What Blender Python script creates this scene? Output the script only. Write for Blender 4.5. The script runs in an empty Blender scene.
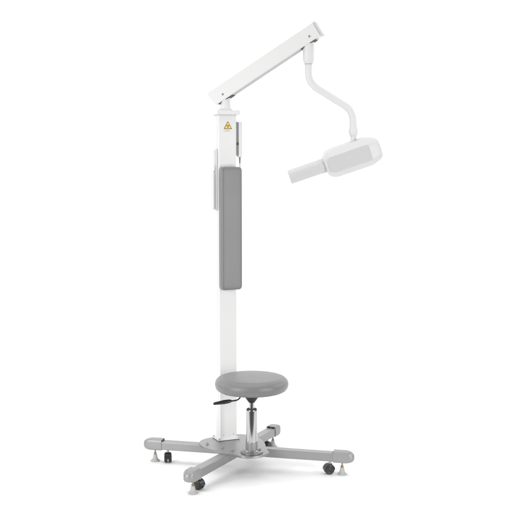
import bpy, bmesh, math, random
from mathutils import Vector, Matrix
random.seed(7)
PI = math.pi
V = Vector
C = bpy.data.collections.new("studio_set")
bpy.context.scene.collection.children.link(C)

# ------------------------------------------------------------------ materials
def mat(name, col, rough=0.5, metal=0.0, spec=0.5, coat=0.0, bump=0.0, bscale=200.0, rvar=0.06, cvar=0.03, vscale=9.0, kind='noise'):
    m = bpy.data.materials.new(name); m.use_nodes = True
    nt = m.node_tree; N = nt.nodes; L = nt.links
    b = N['Principled BSDF']
    if isinstance(col, (int, float)): col = (col, col, col)
    b.inputs['Metallic'].default_value = metal
    b.inputs['Specular IOR Level'].default_value = spec
    b.inputs['Coat Weight'].default_value = coat
    b.inputs['Coat Roughness'].default_value = 0.15
    tc = N.new('ShaderNodeTexCoord')
    n1 = N.new('ShaderNodeTexNoise'); n1.inputs['Scale'].default_value = vscale; n1.inputs['Detail'].default_value = 6
    L.new(tc.outputs['Object'], n1.inputs['Vector'])
    mr = N.new('ShaderNodeMapRange')
    mr.inputs['To Min'].default_value = max(0.02, rough - rvar); mr.inputs['To Max'].default_value = rough + rvar
    L.new(n1.outputs['Fac'], mr.inputs['Value']); L.new(mr.outputs['Result'], b.inputs['Roughness'])
    mx = N.new('ShaderNodeMix'); mx.data_type = 'RGBA'
    mx.inputs['A'].default_value = (*[c * (1 - cvar) for c in col], 1)
    mx.inputs['B'].default_value = (*[min(1, c * (1 + cvar)) for c in col], 1)
    L.new(n1.outputs['Fac'], mx.inputs['Factor']); L.new(mx.outputs['Result'], b.inputs['Base Color'])
    if bump:
        if kind == 'leather':
            t = N.new('ShaderNodeTexVoronoi'); t.inputs['Scale'].default_value = bscale; out = t.outputs['Distance']
        else:
            t = N.new('ShaderNodeTexNoise'); t.inputs['Scale'].default_value = bscale; t.inputs['Detail'].default_value = 2; out = t.outputs['Fac']
        L.new(tc.outputs['Object'], t.inputs['Vector'])
        bp = N.new('ShaderNodeBump'); bp.inputs['Strength'].default_value = bump; bp.inputs['Distance'].default_value = 0.001
        L.new(out, bp.inputs['Height']); L.new(bp.outputs['Normal'], b.inputs['Normal'])
    return m

M = dict(
    white=mat('white_powder_coat', (0.70, 0.70, 0.695), 0.45, spec=0.3, bump=0.08, bscale=420, cvar=0.01),
    white_plastic=mat('white_abs_plastic', (0.66, 0.66, 0.66), 0.42, spec=0.3, bump=0.06, bscale=600, cvar=0.01),
    pale=mat('pale_grey_plastic', (0.56, 0.56, 0.56), 0.45, spec=0.35, bump=0.06, bscale=600, cvar=0.01),
    grey=mat('silver_grey_enamel', (0.30, 0.30, 0.30), 0.36, metal=0.6, spec=0.45, bump=0.10, bscale=380, cvar=0.03),
    cap=mat('grey_end_cap_plastic', (0.285, 0.285, 0.285), 0.42, metal=0.3, spec=0.5, bump=0.06, bscale=500, cvar=0.02),
    vinyl=mat('grey_vinyl', (0.19, 0.19, 0.19), 0.38, spec=0.5, bump=0.22, bscale=900, kind='leather', cvar=0.02),
    black=mat('black_plastic', (0.018, 0.018, 0.019), 0.38, spec=0.5, bump=0.08, bscale=500, cvar=0.1),
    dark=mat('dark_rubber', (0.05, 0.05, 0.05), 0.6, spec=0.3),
    midgrey=mat('mid_grey_plastic', (0.29, 0.29, 0.29), 0.5, spec=0.3),
    chrome=mat('polished_chrome', (0.50, 0.50, 0.505), 0.12, metal=1.0, rvar=0.03, cvar=0.01),
    steel=mat('zinc_steel', (0.45, 0.45, 0.45), 0.32, metal=1.0, rvar=0.05),
    brass=mat('brass_thread', (0.36, 0.27, 0.19), 0.35, metal=1.0, bump=0.5, bscale=700),
    cone=mat('glossy_cone_plastic', (0.58, 0.58, 0.58), 0.3, spec=0.45, cvar=0.01),
    footp=mat('pale_foot_plastic', (0.40, 0.40, 0.40), 0.42, spec=0.4, cvar=0.02),
    yellow=mat('sign_yellow', (0.85, 0.52, 0.02), 0.4, cvar=0.02),
    ink=mat('sign_black', (0.02, 0.02, 0.02), 0.45),
    ink_and_shade=mat('print_and_shade_grey', (0.42, 0.42, 0.43), 0.5),  # small print, and the shade coloured onto the boom's underside
    cord=mat('pale_cord', (0.62, 0.62, 0.62), 0.5),
    studio=mat('dark_studio_concrete', (0.07, 0.07, 0.07), 0.7, spec=0.2, bump=0.3, bscale=60, cvar=0.2),
    paper=mat('white_seamless_paper', (0.93, 0.93, 0.93), 0.9, spec=0.1, cvar=0.004, vscale=2.0),
)

# ------------------------------------------------------------------ mesh helpers
def frame(x, y=None, z=None, o=(0, 0, 0)):
    m = Matrix.Identity(4)
    for i, a in enumerate((x, y, z)):
        for j in range(3): m[j][i] = a[j]
    for j in range(3): m[j][3] = o[j]
    return m

def axis_frame(o, d):
    """matrix whose local z is d"""
    z = V(d).normalized(); t = V((0, 0, 1)) if abs(z.z) < 0.95 else V((1, 0, 0))
    x = t.cross(z).normalized(); y = z.cross(x)
    return frame(x, y, z, o)

class MB:
    def __init__(s): s.bm = bmesh.new(); s.mats = []; s.boxy = False
    def mi(s, m):
        if m not in s.mats: s.mats.append(m)
        return s.mats.index(m)
    def _add(s, tmp, m, mx):
        i = s.mi(m)
        for f in tmp.faces: f.material_index = i
        if mx is not None: bmesh.ops.transform(tmp, matrix=mx, verts=tmp.verts)
        me = bpy.data.meshes.new('t'); tmp.to_mesh(me); tmp.free(); s.bm.from_mesh(me); bpy.data.meshes.remove(me)
    def box(s, size, m, mx=None, bev=0.0, seg=3, off=(0, 0, 0)):
        s.boxy = True; t = bmesh.new(); bmesh.ops.create_cube(t, size=1)
        for v in t.verts: v.co = V((v.co.x * size[0] + off[0], v.co.y * size[1] + off[1], v.co.z * size[2] + off[2]))
        if bev: bmesh.ops.bevel(t, geom=t.edges[:], offset=bev, segments=seg, profile=0.5, affect='EDGES', clamp_overlap=True)
        s._add(t, m, mx); return s
    def lathe(s, prof, m, mx=None, n=48, closed=True):
        full = [prof[0]]
        for (r0, z0), (r1, z1) in zip(prof, prof[1:]):          # support loops keep long flanks evenly shaded
            d = math.hypot(r1 - r0, z1 - z0)
            if d > 0.025:
                for f in (0.0015 / d, 1 - 0.0015 / d): full.append((r0 + (r1 - r0) * f, z0 + (z1 - z0) * f))
            full.append((r1, z1))
        t = bmesh.new(); rings = []
        for r, z in full:
            if r < 1e-6: rings.append([t.verts.new((0, 0, z))])
            else: rings.append([t.verts.new((r * math.cos(2 * PI * k / n), r * math.sin(2 * PI * k / n), z)) for k in range(n)])
        for a, b in zip(rings, rings[1:]):
            for k in range(n):
                k2 = (k + 1) % n
                if len(a) == 1 and len(b) == 1: continue
                if len(a) == 1: t.faces.new((a[0], b[k2], b[k]))
                elif len(b) == 1: t.faces.new((a[k], a[k2], b[0]))
                else: t.faces.new((a[k], a[k2], b[k2], b[k]))
        if closed:
            if len(rings[0]) > 1: t.faces.new(rings[0][::-1])
            if len(rings[-1]) > 1: t.faces.new(rings[-1])
        bmesh.ops.recalc_face_normals(t, faces=t.faces[:])
        s._add(t, m, mx); return s
    def prism(s, pts, h, m, mx=None, bev=0.0, seg=2):
        """outline in local xy, extruded from z=0 to z=h"""
        s.boxy = True
        t = bmesh.new()
        a = [t.verts.new((x, y, 0)) for x, y in pts]; b = [t.verts.new((x, y, h)) for x, y in pts]
        t.faces.new(a[::-1]); top = t.faces.new(b); n = len(pts)
        for k in range(n): t.faces.new((a[k], a[(k + 1) % n], b[(k + 1) % n], b[k]))
        bmesh.ops.recalc_face_normals(t, faces=t.faces[:])
        if bev:
            ed = [e for e in t.edges if all(v in b for v in e.verts)]
            bmesh.ops.bevel(t, geom=ed, offset=bev, segments=seg, profile=0.5, affect='EDGES')
        s._add(t, m, mx); return s
    def loft(s, rings, m, mx=None):
        t = bmesh.new(); R = [[t.verts.new(p) for p in r] for r in rings]; n = len(R[0])
        for a, b in zip(R, R[1:]):
            for k in range(n): t.faces.new((a[k], a[(k + 1) % n], b[(k + 1) % n], b[k]))
        t.faces.new(R[0][::-1]); t.faces.new(R[-1])
        bmesh.ops.recalc_face_normals(t, faces=t.faces[:])
        s._add(t, m, mx); return s
    def tube(s, pts, r, m, n=24, rs=None):
        pts = [V(p) for p in pts]; t = bmesh.new(); R = []
        ref = None
        for i, p in enumerate(pts):
            d = (pts[min(i + 1, len(pts) - 1)] - pts[max(i - 1, 0)]).normalized()
            if ref is None:
                q = V((0, 1, 0)) if abs(d.y) < 0.9 else V((1, 0, 0)); ref = d.cross(q).normalized()
            ref = (ref - d * ref.dot(d)).normalized(); o = d.cross(ref)
            rr = rs[i] if rs else r
            R.append([t.verts.new(p + (ref * math.cos(2 * PI * k / n) + o * math.sin(2 * PI * k / n)) * rr) for k in range(n)])
        for a, b in zip(R, R[1:]):
            for k in range(n): t.faces.new((a[k], a[(k + 1) % n], b[(k + 1) % n], b[k]))
        t.faces.new(R[0][::-1]); t.faces.new(R[-1])
        bmesh.ops.recalc_face_normals(t, faces=t.faces[:])
        s._add(t, m, None); return s
    def build(s, name, parent=None, loc=None, ang=35):
        me = bpy.data.meshes.new(name)
        s.bm.to_mesh(me); s.bm.free()
        for m in s.mats: me.materials.append(M[m])
        me.shade_smooth(); me.set_sharp_from_angle(angle=math.radians(ang))
        o = bpy.data.objects.new(name, me); C.objects.link(o)
        if parent is not None: o.parent = parent
        if loc is not None: o.location = loc
        if s.boxy: wn = o.modifiers.new('even_normals', 'WEIGHTED_NORMAL'); wn.keep_sharp = True; wn.weight = 80
        return o

def smooth_path(pts, k=10):
    """rounded polyline (Catmull-Rom)"""
    P = [V(p) for p in pts]; P = [P[0] * 2 - P[1]] + P + [P[-1] * 2 - P[-2]]; out = []
    for i in range(1, len(P) - 2):
        for j in range(k):
            t = j / k; a, b, c, d = P[i - 1:i + 3]
            out.append(0.5 * ((2 * b) + (c - a) * t + (2 * a - 5 * b + 4 * c - d) * t * t + (3 * b - a - 3 * c + d) * t ** 3))
    out.append(P[-2]); return out

def fillet(pts, r, k=10):
    P = [V(p) for p in pts]; out = [P[0]]
    for i in range(1, len(P) - 1):
        a = (P[i - 1] - P[i]); b = (P[i + 1] - P[i]); q = min(r, a.length * .49, b.length * .49)
        p0 = P[i] + a.normalized() * q; p1 = P[i] + b.normalized() * q
        for j in range(k + 1):
            t = j / k; out.append((1 - t) ** 2 * p0 + 2 * t * (1 - t) * P[i] + t * t * p1)
    out.append(P[-1]); return out

def hexbolt(b, at, r=0.008, h=0.006, m='steel', d=(0, 0, 1), washer=True):
    mx = axis_frame(at, d)
    if washer: b.lathe([(0, 0), (r * 1.5, 0), (r * 1.5, 0.0018), (0, 0.0018)], m, mx, n=24)
    b.lathe([(0, 0.0016), (r, 0.0016), (r, h * .8), (r * .85, h), (0, h)], m, mx, n=6)

def rounded_poly(pts, r, k=6):
    n = len(pts); out = []
    for i in range(n):
        p = V((*pts[i], 0)); a = V((*pts[i - 1], 0)) - p; b = V((*pts[(i + 1) % n], 0)) - p
        rr = r[i] if isinstance(r, (list, tuple)) else r
        q = min(rr, a.length * .49, b.length * .49); p0 = p + a.normalized() * q; p1 = p + b.normalized() * q
        for j in range(k + 1):
            t = j / k; c = (1 - t) ** 2 * p0 + 2 * t * (1 - t) * p + t * t * p1; out.append((c.x, c.y))
    return out

# ------------------------------------------------------------------ setting: seamless paper sweep
def sheet(name, prof, x0, x1, m='paper', kind='structure'):
    bm = bmesh.new(); R = [[bm.verts.new((x, y, z)) for x in (x0, x1)] for y, z in prof]
    for a, b in zip(R, R[1:]): bm.faces.new((a[0], a[1], b[1], b[0]))
    me = bpy.data.meshes.new(name); bm.to_mesh(me); bm.free(); me.materials.append(M[m]); me.shade_smooth()
    o = bpy.data.objects.new(name, me); C.objects.link(o); o['kind'] = kind; return o
fl = sheet('floor', [(-0.88, 0), (0.5, 0), (2.2, 0)], -4.5, 4.5)
fl['label'] = 'plain white studio floor under the unit'; fl['category'] = 'floor'
sf = sheet('studio_floor', [(-9, -0.005), (3.3, -0.005)], -8, 8, 'studio')
sf['label'] = 'dark studio floor around the white paper'; sf['category'] = 'floor'
pr = [(2.2, 0)] + [(2.2 + 1.2 * math.sin(a), 1.2 - 1.2 * math.cos(a)) for a in [PI / 2 * i / 24 for i in range(1, 25)]] + [(3.4, 5.2)]
bd = sheet('backdrop', pr, -4.5, 4.5)
bd['label'] = 'plain white seamless studio backdrop behind the unit'; bd['category'] = 'backdrop'

# ------------------------------------------------------------------ the unit
O = V((-0.09, 0.044, 0))
root = bpy.data.objects.new('mobile_x_ray_unit', None); C.objects.link(root); root.location = O
root['label'] = 'white dental x-ray unit on wheeled grey cross base with padded column and round grey stool'
root['category'] = 'x-ray unit'
def L(x, y, z=0.0): return V((x, y, z)) - O        # place point -> unit space

# --- base plate
u = V((0.5, -0.866, 0)); v = V((0.866, 0.5, 0))
ZT = 0.112                                          # top of the leg beams
b = MB()
PO = u * 0.0 + V((-0.018, 0.004, 0))
half = [(-0.175, 0.085), (-0.135, 0.145), (-0.04, 0.172), (0.05, 0.150), (0.15, 0.098), (0.222, 0.078), (0.248, 0.03)]
out = half + [(x, -y) for x, y in half[::-1]]
b.prism(rounded_poly(out, 0.06), 0.010, 'grey', frame(u, v, (0, 0, 1), PO + V((0, 0, ZT - 0.001))), bev=0.003)
plate = b.build('base_plate', root)
PZ = ZT + 0.009
for p in ((-0.065, -0.128), (0.030, -0.090), (-0.065, 0.128), (0.100, -0.070)):
    b = MB(); hexbolt(b, PO + u * p[0] + v * p[1] + V((0, 0, PZ)), 0.0062, 0.010, 'midgrey'); b.build('bolt', plate)

# --- legs, end caps, levelling feet, casters
def leg(end, dcast, lcap, roll):
    e = V((*end, 0)) - V((O.x, O.y, 0)); ln = e.length; d = e.normalized(); s = V((-d.y, d.x, 0))
    mx = frame(d, s, (0, 0, 1))
    b = MB(); x0, x1 = 0.03, ln + 0.012
    b.box((x1 - x0, 0.050, 0.043), 'grey', mx, bev=0.004, off=((x0 + x1) / 2, 0, ZT - 0.0215))
    lg = b.build('leg', root)
    # rounded sleeve cap on the leg's end, taller than the beam, mouth open above it
    b = MB(); w = 0.0285; a = ln + 0.062; c0 = a - lcap
    outl = [(c0, -w), (a - 0.03, -w)] + [(a - 0.03 + 0.03 * math.sin(t), -w * math.cos(t)) for t in [PI * i / 14 for i in range(1, 14)]] + [(a - 0.03, w), (c0, w)]
    rings = []
    for z, k, pl in ((0.0658, .86, .024), (0.0675, .93, .015), (0.0715, .98, .007), (0.079, 1.0, .001), (0.092, 1.0, 0), (0.106, 1.0, .002), (0.1125, .985, .008), (0.1175, .95, .016), (0.1202, .88, .025), (0.1213, .78, .032)):
        rings.append([(x - pl * max(0, (x - c0) / (a - c0)) ** 1.5, y * k, z) for x, y in outl])
    b.loft(rings, 'cap', mx)
    # dark mouth slots between cap and beam
    for yy in (-0.0125, 0.0125):
        b.box((0.004, 0.019, 0.0068), 'black', mx, off=(c0 - 0.001, yy, ZT + 0.0038), bev=0.001, seg=1)
    b.build('end_cap', lg)
    # levelling foot
    b = MB()
    b.lathe([(0, 0), (0.0225, 0), (0.024, 0.002), (0.0235, 0.006), (0.017, 0.011), (0.0125, 0.020), (0.0105, 0.031), (0.0095, 0.0375), (0.006, 0.039), (0, 0.039)], 'footp', None, n=32)
    ft = b.build('levelling_foot', root, e + V((0, 0, 0)))
    b = MB(); b.lathe([(0, 0.0385), (0.0045, 0.0385), (0.0045, 0.066), (0, 0.066)], 'brass', None, n=16)
    b.lathe([(0, 0.041), (0.0078, 0.041), (0.0078, 0.046), (0, 0.046)], 'brass', None, n=6)
    b.build('threaded_stud', ft)
    # twin-wheel caster: mesh in its own space, turned about its stem
    P = d * dcast + s * 0.0
    b = MB()
    b.lathe([(0, 0.050), (0.007, 0.050), (0.007, 0.069), (0, 0.069)], 'steel', None, n=16)
    b.lathe([(0, 0.044), (0.011, 0.044), (0.012, 0.050), (0.009, 0.054), (0, 0.054)], 'black', frame((1, 0, 0), (0, 1, 0), (0, 0, 1), (0, 0, -0.001)), n=20)
    arc = [(-0.006 + 0.0275 * math.cos(t), 0.0255 + 0.0275 * math.sin(t)) for t in [math.radians(q) for q in range(-5, 196, 12)]]
    arc += [(-0.006 + 0.0225 * math.cos(t), 0.0255 + 0.0225 * math.sin(t)) for t in [math.radians(q) for q in range(187, -6, -12)]]
    b.prism(arc, 0.034, 'black', frame((1, 0, 0), (0, 0, 1), (0, -1, 0), (0, 0.017, 0)))
    b.box((0.018, 0.008, 0.030), 'black', None, bev=0.002, off=(-0.002, 0, 0.035))
    cs = b.build('caster', root, P); cs.rotation_euler = (0, 0, roll)
    for sd in (-1, 1):
        b = MB()
        b.lathe([(0, 0.0025), (0.018, 0.0025), (0.0225, 0.004), (0.025, 0.0075), (0.025, 0.014), (0.0235, 0.0175), (0.019, 0.0195), (0.016, 0.0185), (0.006, 0.0195), (0, 0.0205)],
                'black', frame((1, 0, 0), (0, 0, -sd), (0, sd, 0), (-0.006, 0, 0.025)), n=36)
        b.build('wheel', cs)
    return lg
leg((-0.531, 0.149), 0.383, 0.105, math.radians(95))
leg((-0.301, -0.376), 0.405, 0.085, math.radians(-35))
leg((0.435, -0.082), 0.478, 0.105, math.radians(15))
leg((0.093, 0.410), 0.335, 0.085, math.radians(60))

# --- column
TH = math.radians(24)
n = V((math.sin(TH), -math.cos(TH), 0)); r = V((math.cos(TH), math.sin(TH), 0)); up = V((0, 0, 1))
CW, CD = 0.096, 0.066
CC = L(-0.1545, 0.149) - n * 0.006
cmx = frame(r, -n, up, CC)                         # local x right, y back, z up
FY = -CD / 2
CZ0, CZ1 = PZ + 0.001, 1.810
b = MB(); b.box((CW, CD, CZ1 - CZ0), 'white', cmx, bev=0.006, seg=4, off=(0, 0, (CZ0 + CZ1) / 2))
b.box((0.010, 0.0016, 1.62), 'white', frame(-n, -r, up, CC), off=(-0.004, CW / 2, 0.95))       # cover strip down the side
col = b.build('column', root)
b = MB(); b.box((CW + 0.030, CD + 0.030, 0.022), 'white', cmx, bev=0.004, off=(0, 0, 1.8205))
b.box((CW + 0.003, CD + 0.003, 0.008), 'pale', cmx, bev=0.002, off=(0, 0, 1.8065))
b.build('column_cap', col)
b = MB(); b.box((CW + 0.026, CD + 0.022, 0.006), 'white', cmx, bev=0.002, off=(0, 0, PZ + 0.0045))
flg = b.build('column_flange', col)
for sx in (-1, 1):
    for sy in (-1, 1):
        b = MB(); hexbolt(b, cmx @ V((sx * (CW / 2 + 0.0065), sy * (CD / 2 + 0.006), PZ + 0.0075)), 0.0038, 0.007); b.build('screw', col)
for sx in (-1, 1):
    b = MB(); b.lathe([(0, 0), (0.003, 0), (0.003, 0.001), (0, 0.0018)], 'steel', axis_frame(cmx @ V((sx * 0.028, FY, PZ + 0.030)), n), n=14); b.build('screw', col)

# --- warning label: black-edged yellow triangle with trefoil, line of small print under it
def lbl(x, z, h=0.0): return cmx @ V((x, FY - h, z))
lf = frame(r, up, n, cmx @ V((0.0005, FY, 1.752)))
b = MB()
LS = 1.18
def tri(s): return [(-0.0195 * s * LS, -0.0125 * s * LS), (0.0195 * s * LS, -0.0125 * s * LS), (0, 0.0215 * s * LS)]
b.prism(rounded_poly(tri(1.0), 0.004), 0.0006, 'ink', lf)
yt = [(x, y) for x, y in rounded_poly(tri(0.80), 0.003)]
b.prism(yt, 0.0012, 'yellow', lf)
for k in range(3):
    a0 = math.radians(90 + 120 * k); sec = []
    for q in range(-30, 31, 10): sec.append((0.0078 * math.cos(a0 + math.radians(q)), -0.0005 + 0.0078 * math.sin(a0 + math.radians(q))))
    for q in range(30, -31, -10): sec.append((0.0026 * math.cos(a0 + math.radians(q)), -0.0005 + 0.0026 * math.sin(a0 + math.radians(q))))
    # trefoil blade, one up is turned to point down as on the sign
    b.prism([(x, -y - 0.001) for x, y in sec][::-1], 0.0017, 'ink', lf)
b.lathe([(0, 0), (0.0016, 0), (0.0016, 0.0017), (0, 0.0017)], 'ink', frame(r, up, n, lf @ V((0, -0.0005, 0))), n=18)
b.build('warning_sign', col)
b = MB()
for row, (yy, segs) in enumerate(((-0.0215, 9), (-0.0265, 7))):
    x = -0.020 + 0.003 * row
    for k in range(segs):
        w = random.uniform(0.0022, 0.0040)
        b.box((w, 0.0018, 0.0006), 'ink_and_shade', lf, off=(x + w / 2, yy, 0.0004)); x += w + 0.0009
b.build('small_print', col)

# --- backrest pad on the column's face
b = MB(); pz0, pz1 = 0.918, 1.546; ph = pz1 - pz0; pw = 0.115
pm = cmx @ Matrix.Translation((0, FY - 0.037, (pz0 + pz1) / 2))
t = rounded_poly([(-pw / 2, -ph / 2), (pw / 2, -ph / 2), (pw / 2, ph / 2), (-pw / 2, ph / 2)], 0.020, 8)
rings = []
for y, ins in ((0.024, 0.004), (0.022, 0.001), (0.018, 0.0), (-0.008, 0.0), (-0.0105, 0.0003), (-0.0145, 0.0017), (-0.0175, 0.0045), (-0.0195, 0.0080), (-0.0205, 0.0115), (-0.0208, 0.0135), (-0.0216, 0.026), (-0.0222, 0.040)):
    kx = 1 - ins / (pw / 2); kz = 1 - ins / (ph / 2)
    rings.append([(x * kx, y, z * kz) for x, z in t])
b.loft(rings, 'vinyl', pm)
pad = b.build('backrest', root, ang=50)
b = MB()
b.box((0.050, 0.0152, 0.46), 'steel', pm, bev=0.002, off=(0, 0.0304, 0))
b.build('mounting_bracket', pad)

# --- control box on the column's left side
smx = frame(n, up, -r, CC)                          # local x towards the viewer's front, y up, z out of the left side
b = MB()
def boxout(w, z0, z1, taper): return rounded_poly([(-w / 2, z0), (w / 2, z0), (w / 2 , z1), (-w / 2 , z1)], 0.014, 5)
b.prism(boxout(0.046, 1.322, 1.638, 0), 0.010, 'white_plastic', frame(n, up, -r, CC - n * 0.008 - r * (CW / 2 + 0.0005)), bev=0.006, seg=4)
cb = b.build('control_box', root)
b = MB(); b.prism(boxout(0.040, 1.328, 1.520, 0), 0.0125, 'white_plastic', frame(n, up, -r, CC - n * 0.008 - r * (CW / 2 + 0.0108)), bev=0.0062, seg=4)
b.prism(boxout(0.038, 1.5205, 1.630, 0), 0.0065, 'white_plastic', frame(n, up, -r, CC - n * 0.008 - r * (CW / 2 + 0.0108)), bev=0.002)
b.build('cover', cb)

# --- holder for the hand control on the right side
b = MB(); b.box((0.036, 0.012, 0.172), 'midgrey', frame(-n, r, up, CC + r * (CW / 2)), bev=0.002, off=(-0.006, 0.0065, 1.689))
b.box((0.010, 0.006, 0.012), 'black', frame(-n, r, up, CC + r * (CW / 2)), bev=0.002, off=(-0.024, 0.009, 1.663))
b.build('hand_control_holder', root)

# --- swivel post under the boom, boom
PV = L(-0.156, 0.149)
b = MB()
b.lathe([(0, 1.8315), (0.036, 1.8315), (0.036, 1.838), (0.027, 1.842), (0.0255, 1.86), (0.0255, 1.905), (0, 1.905)], 'white', Matrix.Translation(PV), n=40)
b.build('swivel_post', root)
P0 = L(-0.224, 0.170, 1.8845); P1 = L(0.3135, 0.012, 2.228)
ax = (P1 - P0).normalized(); sd = V((ax.y, -ax.x, 0)).normalized(); tp = sd.cross(ax).normalized()
if tp.z < 0: tp = -tp
if sd.y > 0: sd = -sd
BL = (P1 - P0).length; BH, BWD = 0.077, 0.062
bmx = frame(ax, -sd, tp, P0)                        # x along the boom, y away, z up
b = MB()
t = bmesh.new(); bmesh.ops.create_cube(t, size=1)
for q in t.verts: q.co = V(((q.co.x + .5) * (BL - 0.010) + (0.010 if q.co.x < 0 and q.co.z < 0 else 0), q.co.y * BWD, q.co.z * BH))
low = [e for e in t.edges if all(w.co.x < 0.02 and w.co.z < 0 for w in e.verts)]
bmesh.ops.bevel(t, geom=low, offset=0.012, segments=4, profile=0.5, affect='EDGES')
bmesh.ops.bevel(t, geom=[e for e in t.edges if e.calc_face_angle(0) > 0.6], offset=0.005, segments=4, profile=0.5, affect='EDGES')
b._add(t, 'white', bmx); b.boxy = True
boom = b.build('boom_arm', root, ang=30)
b = MB(); b.box((0.010, BWD + 0.001, BH + 0.001), 'pale', bmx, bev=0.003, off=(BL - 0.0045, 0, 0)); b.build('end_cap', boom)
b = MB(); b.box((BL - 0.075, 0.047, 0.003), 'ink_and_shade', bmx, bev=0.001, seg=1, off=(BL / 2 + 0.005, 0, -BH / 2 - 0.0002)); b.build('underside_shade_strip', boom)  # grey strip along the boom's underside, its colour stands in for shade
px0 = (V((PV.x, PV.y, 0)) - V((P0.x, P0.y, 0))).dot(V((ax.x, ax.y, 0))) / (ax.x ** 2 + ax.y ** 2)
HX = L(0.2585, 0.028)
px1 = (V((HX.x, HX.y, 0)) - V((P0.x, P0.y, 0))).dot(V((ax.x, ax.y, 0))) / (ax.x ** 2 + ax.y ** 2)
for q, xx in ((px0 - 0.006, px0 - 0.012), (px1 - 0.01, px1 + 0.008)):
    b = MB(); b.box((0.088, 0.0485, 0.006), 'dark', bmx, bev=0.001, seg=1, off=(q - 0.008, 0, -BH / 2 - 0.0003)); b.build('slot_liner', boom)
    b = MB()
    b.lathe([(0, -0.001), (0.0055, -0.001), (0.0055, 0.0015), (0.0035, 0.0025), (0.0030, 0.001), (0, 0.001)], 'midgrey', axis_frame(bmx @ V((xx, -BWD / 2, -0.012)), bmx.to_3x3() @ V((0, -1, 0))), n=24)
    b.build('screw', boom)

# --- hanging goose-neck tube
def H(x, z): return L(x, 0.028, z)
b = MB()
path = fillet([H(0.2605, 2.075), H(0.2600, 1.962), H(0.4800, 1.828), H(0.4860, 1.735)], 0.075, 14)
b.tube(path, 0.0185, 'white', n=32)
hang = b.build('hanger_tube', root, ang=50)
b = MB(); b.lathe([(0, 2.056), (0.020, 2.056), (0.0255, 2.064), (0.0288, 2.080), (0.0288, 2.128), (0.028, 2.150), (0.0265, 2.185), (0, 2.185)], 'white', Matrix.Translation(H(0.2605, 0) ), n=40)
b.lathe([(0, 2.0535), (0.0192, 2.0535), (0.0192, 2.0565), (0, 2.0565)], 'midgrey', Matrix.Translation(H(0.2605, 0)), n=40)
b.build('upper_joint', hang)
b = MB(); b.lathe([(0, 1.702), (0.017, 1.702), (0.0235, 1.712), (0.0245, 1.726), (0.0215, 1.742), (0.0192, 1.750), (0, 1.750)], 'white', Matrix.Translation(H(0.486, 0)), n=40)
b.lathe([(0, 1.6985), (0.0175, 1.6985), (0.0175, 1.7025), (0, 1.7025)], 'pale', Matrix.Translation(H(0.486, 0)), n=32)
b.lathe([(0, 1.660), (0.0155, 1.660), (0.0155, 1.699), (0, 1.699)], 'white', Matrix.Translation(H(0.486, 0)), n=32)
b.build('lower_joint', hang)

# --- x-ray tube head
T0 = H(0.345, 1.5535); T1 = H(0.640, 1.6545)
ha = (T1 - T0).normalized()
yaw = math.radians(0)
hs = V((0, -1, 0))                                  # out of the side panel, towards the viewer
ht = ha.cross(hs).normalized()
if ht.z < 0: ht = -ht
tilt = math.radians(7)                              # panel leans a little downward
hs2 = (hs * math.cos(tilt) - ht * math.sin(tilt)); ht2 = (ht * math.cos(tilt) + hs * math.sin(tilt))
hmx = frame(ha, -hs2, ht2, T0)                      # x along the head, y away, z up
def octo(hh, hw, ch, x, rr=0.35, up=0.0):
    p = [(-hw, -hh + ch), (-hw, hh - ch), (-hw + ch * .8, hh), (hw - ch * .8, hh), (hw, hh - ch), (hw, -hh + ch), (hw - ch * .8, -hh), (-hw + ch * .8, -hh)]
    q = rounded_poly(p, 0.012 * rr / 0.35, 4)
    return [(x, y, z + up) for y, z in q]
HL = 0.290
b = MB()
rings = []
for x, k, upz in ((0.0, .50, 0), (0.0015, .60, 0), (0.006, .72, 0), (0.016, .85, 0), (0.030, .945, 0), (0.044, .99, 0), (0.056, 1.0, 0), (0.224, 1.0, 0), (0.234, .975, 0), (0.268, .81, -.001), (0.279, .725, -.002), (0.287, .62, -.003), (0.2900, .50, -.003)):
    rings.append(octo(0.071 * k, 0.066 * (0.35 + 0.65 * k), 0.031 * k, x, rr=0.2, up=upz))
b.loft(rings, 'white_plastic', hmx)
head = b.build('tube_head', root, ang=40)
b = MB()
pp = rounded_poly([(0.018, -0.026), (0.030, -0.039), (0.226, -0.039), (0.226, 0.039), (0.026, 0.039), (0.018, 0.031)], 0.006, 4)
b.prism(pp, 0.0055, 'pale', frame(ha, ht2, hs2, hmx @ V((0, -0.0650, 0))), bev=0.0015)
b.build('side_panel', head)
cn = (hmx.to_3x3() @ V((0, -0.031, -0.0248))).normalized()
b = MB(); b.box((0.095, 0.020, 0.002), 'white_plastic', frame(ha, cn.cross(ha), cn, hmx @ V((0.105, -0.0536, -0.0555))), bev=0.0008, seg=2); b.build('cover_strip', head)
b = MB()   # collimating cone pointing down to the left
b.lathe([(0, 0.01), (0.0375, 0.01), (0.0375, -0.030), (0.0360, -0.031), (0.0360, -0.187), (0.0350, -0.1895), (0.0315, -0.1895), (0.0315, -0.06), (0, -0.06)], 'cone', axis_frame(hmx @ V((0.003, 0, 0.002)), ha), n=56)
b.build('cone', head)
b = MB()
b.lathe([(0.0378, -0.002), (0.0415, -0.002), (0.0415, 0.004), (0.0378, 0.006)], 'pale', axis_frame(hmx @ V((0.003, 0, 0.002)), ha), n=56, closed=False)
b.build('cone_ring', head)

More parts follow.
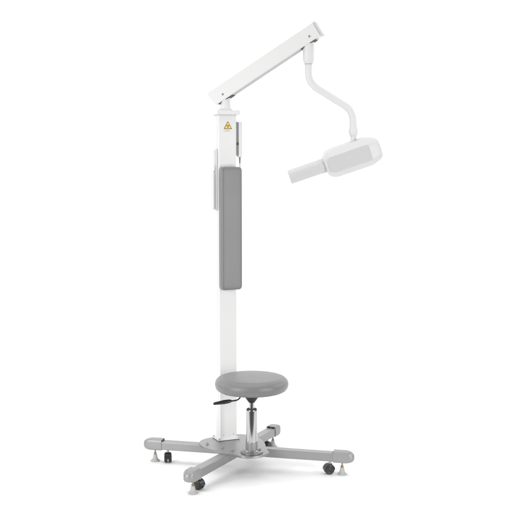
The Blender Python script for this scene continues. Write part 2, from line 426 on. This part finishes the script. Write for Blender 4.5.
# --- stool: post, seat, lever
SX = L(-0.0215, -0.102); SM = Matrix.Translation(SX)
b = MB()
b.lathe([(0, PZ + 0.002), (0.0283, PZ + 0.002), (0.0283, 0.338), (0.0273, 0.3405), (0.017, 0.3405), (0.017, 0.330), (0, 0.330)], 'chrome', SM, n=64)
post = b.build('stool_post', root)
b = MB()
b.lathe([(0.0288, PZ + 0.0012), (0.056, PZ + 0.0012), (0.056, PZ + 0.006), (0.053, PZ + 0.0075), (0.035, PZ + 0.0075), (0.0318, PZ + 0.012), (0.0302, PZ + 0.014), (0.0302, 0.1755), (0.0296, 0.1770), (0.0288, 0.1770)], 'grey', SM, n=56, closed=False)
b.build('post_flange', post)
for k in range(4):
    a = math.radians(20 + 90 * k)
    b = MB(); hexbolt(b, SX + V((0.0435 * math.cos(a), 0.0435 * math.sin(a), PZ + 0.0075)), 0.0048, 0.007, 'midgrey'); b.build('bolt', post)
b = MB(); b.lathe([(0.0136, 0.3395), (0.0255, 0.3395), (0.0255, 0.3440), (0.0245, 0.3450), (0.0136, 0.3450)], 'dark', SM, n=40, closed=False); b.build('collar', post)
b = MB(); b.lathe([(0, 0.32), (0.0135, 0.32), (0.0135, 0.418), (0, 0.418)], 'chrome', SM, n=40); b.build('piston', post)
SZ = 0.4365; SK = Matrix.Diagonal((1.035, 1.035, 1.075, 1))
b = MB()
b.lathe([(0, 0.0), (0.146, 0.0), (0.1585, 0.0020), (0.1672, 0.0070), (0.1730, 0.0145), (0.1764, 0.0240), (0.1776, 0.0335), (0.1762, 0.0420), (0.1728, 0.0490), (0.1672, 0.0552), (0.1600, 0.0602), (0.1535, 0.0628), (0.1512, 0.0622), (0.1495, 0.0624), (0.1470, 0.0640), (0.140, 0.0652), (0.120, 0.0666), (0.08, 0.0678), (0.04, 0.0684), (0, 0.0686)], 'vinyl', SM @ Matrix.Translation((0, 0, SZ)) @ SK, n=96)
seat = b.build('seat', root, ang=60)
b = MB(); b.lathe([(0, 0.376), (0.0145, 0.376), (0.017, 0.379), (0.026, 0.391), (0.033, 0.402), (0.035, 0.4370), (0, 0.4370)], 'black', SM, n=36)
b.box((0.15, 0.13, 0.006), 'black', SM, bev=0.002, off=(0, 0, 0.4338)); b.build('seat_hub', seat)
b = MB()
def S(x, y, z): return SX + V((x + 0.012, y, z + 0.003))
b.tube(smooth_path([S(-0.066, -0.015, 0.433), S(-0.0665, -0.020, 0.412), S(-0.074, -0.025, 0.3985), S(-0.090, -0.03, 0.3905), S(-0.125, -0.036, 0.3875)], 8), 0.0038, 'black', n=14)
lp = [S(-0.110, -0.033, 0.3885), S(-0.116, -0.034, 0.3883), S(-0.126, -0.037, 0.3873), S(-0.150, -0.042, 0.3848), S(-0.175, -0.048, 0.3820), S(-0.190, -0.052, 0.3808), S(-0.199, -0.054, 0.379), S(-0.202, -0.0545, 0.378)]
b.tube(lp, 0.01, 'black', n=20, rs=[0.004, 0.0075, 0.0095, 0.0105, 0.0085, 0.0075, 0.0065, 0.003])
b.build('height_lever', seat)

# ------------------------------------------------------------------ hand control hanging in its holder
HC = CC + O + r * (CW / 2 + 0.014)
hc = bpy.data.objects.new('hand_control', None); C.objects.link(hc)
hc.location = (HC.x, HC.y, 1.592)
hc['label'] = 'slim white hand control with pale cord hanging on the column side'; hc['category'] = 'hand control'
b = MB()
b.box((0.032, 0.0225, 0.180), 'white_plastic', frame(-n, r, up), bev=0.007, seg=4, off=(-0.012, 0.0118, 0.092))
body = b.build('body', hc)
b = MB(); st = r * 0.0135 + n * 0.012
b.tube([st + up * 0.008, st + up * -0.004, st + up * -0.022, st + up * -0.030], 0.005, 'midgrey', n=16, rs=[0.0055, 0.0055, 0.0042, 0.0032]); b.build('strain_relief', hc)
b = MB()
b.tube(smooth_path([st + up * -0.026, st + up * -0.06 + r * 0.001, st + up * -0.13 + r * 0.0, r * 0.004 + n * 0.004 + up * -0.26, r * -0.004 + n * 0.002 + up * -0.42, r * -0.013 + n * 0.0 + up * -0.47], 10), 0.003, 'cord', n=14)
b.build('cord', hc)

# ------------------------------------------------------------------ studio light
sc = bpy.context.scene
w = bpy.data.worlds.new("World"); sc.world = w; w.use_nodes = True
bg = w.node_tree.nodes['Background']; bg.inputs['Color'].default_value = (1, 1, 1, 1); bg.inputs['Strength'].default_value = 0.22
def area(name, loc, tgt, sx, sy, p, col=(1, 1, 1)):
    l = bpy.data.lights.new(name, 'AREA'); l.shape = 'RECTANGLE'; l.size = sx; l.size_y = sy; l.energy = p; l.color = col
    o = bpy.data.objects.new(name, l); C.objects.link(o); o.location = loc
    o.rotation_euler = (V(tgt) - V(loc)).to_track_quat('-Z', 'Y').to_euler(); return o
area('overhead_softbox', (0, 0.4, 4.6), (0, 0.2, 0), 4.5, 4.5, 125)
area('left_softbox', (-2.5, -2.6, 1.35), (0, 0, 0.9), 1.2, 2.5, 100)
area('right_softbox', (2.7, -2.8, 1.1), (-0.1, 0, 0.7), 0.9, 2.1, 84)
area('backdrop_lamp_left', (-3.9, 1.0, 2.6), (0.6, 3.4, 1.6), 0.8, 2.4, 74)
area('backdrop_lamp_right', (3.9, 1.0, 2.6), (-0.6, 3.4, 1.6), 0.8, 2.4, 74)

# ------------------------------------------------------------------ camera
cd = bpy.data.cameras.new('camera'); cam = bpy.data.objects.new('camera', cd); C.objects.link(cam)
cd.sensor_width = 36; cd.sensor_fit = 'HORIZONTAL'; cd.lens = 36 * 1040 / 512
cd.clip_start = 0.1; cd.clip_end = 100
cam.location = (0, -5.2, 1.62); cam.rotation_euler = (math.radians(90 - 5.7), 0, 0)
sc.camera = cam
sc.view_settings.view_transform = 'Standard'; sc.view_settings.look = 'None'
sc.view_settings.exposure = 0.0; sc.view_settings.gamma = 1.0
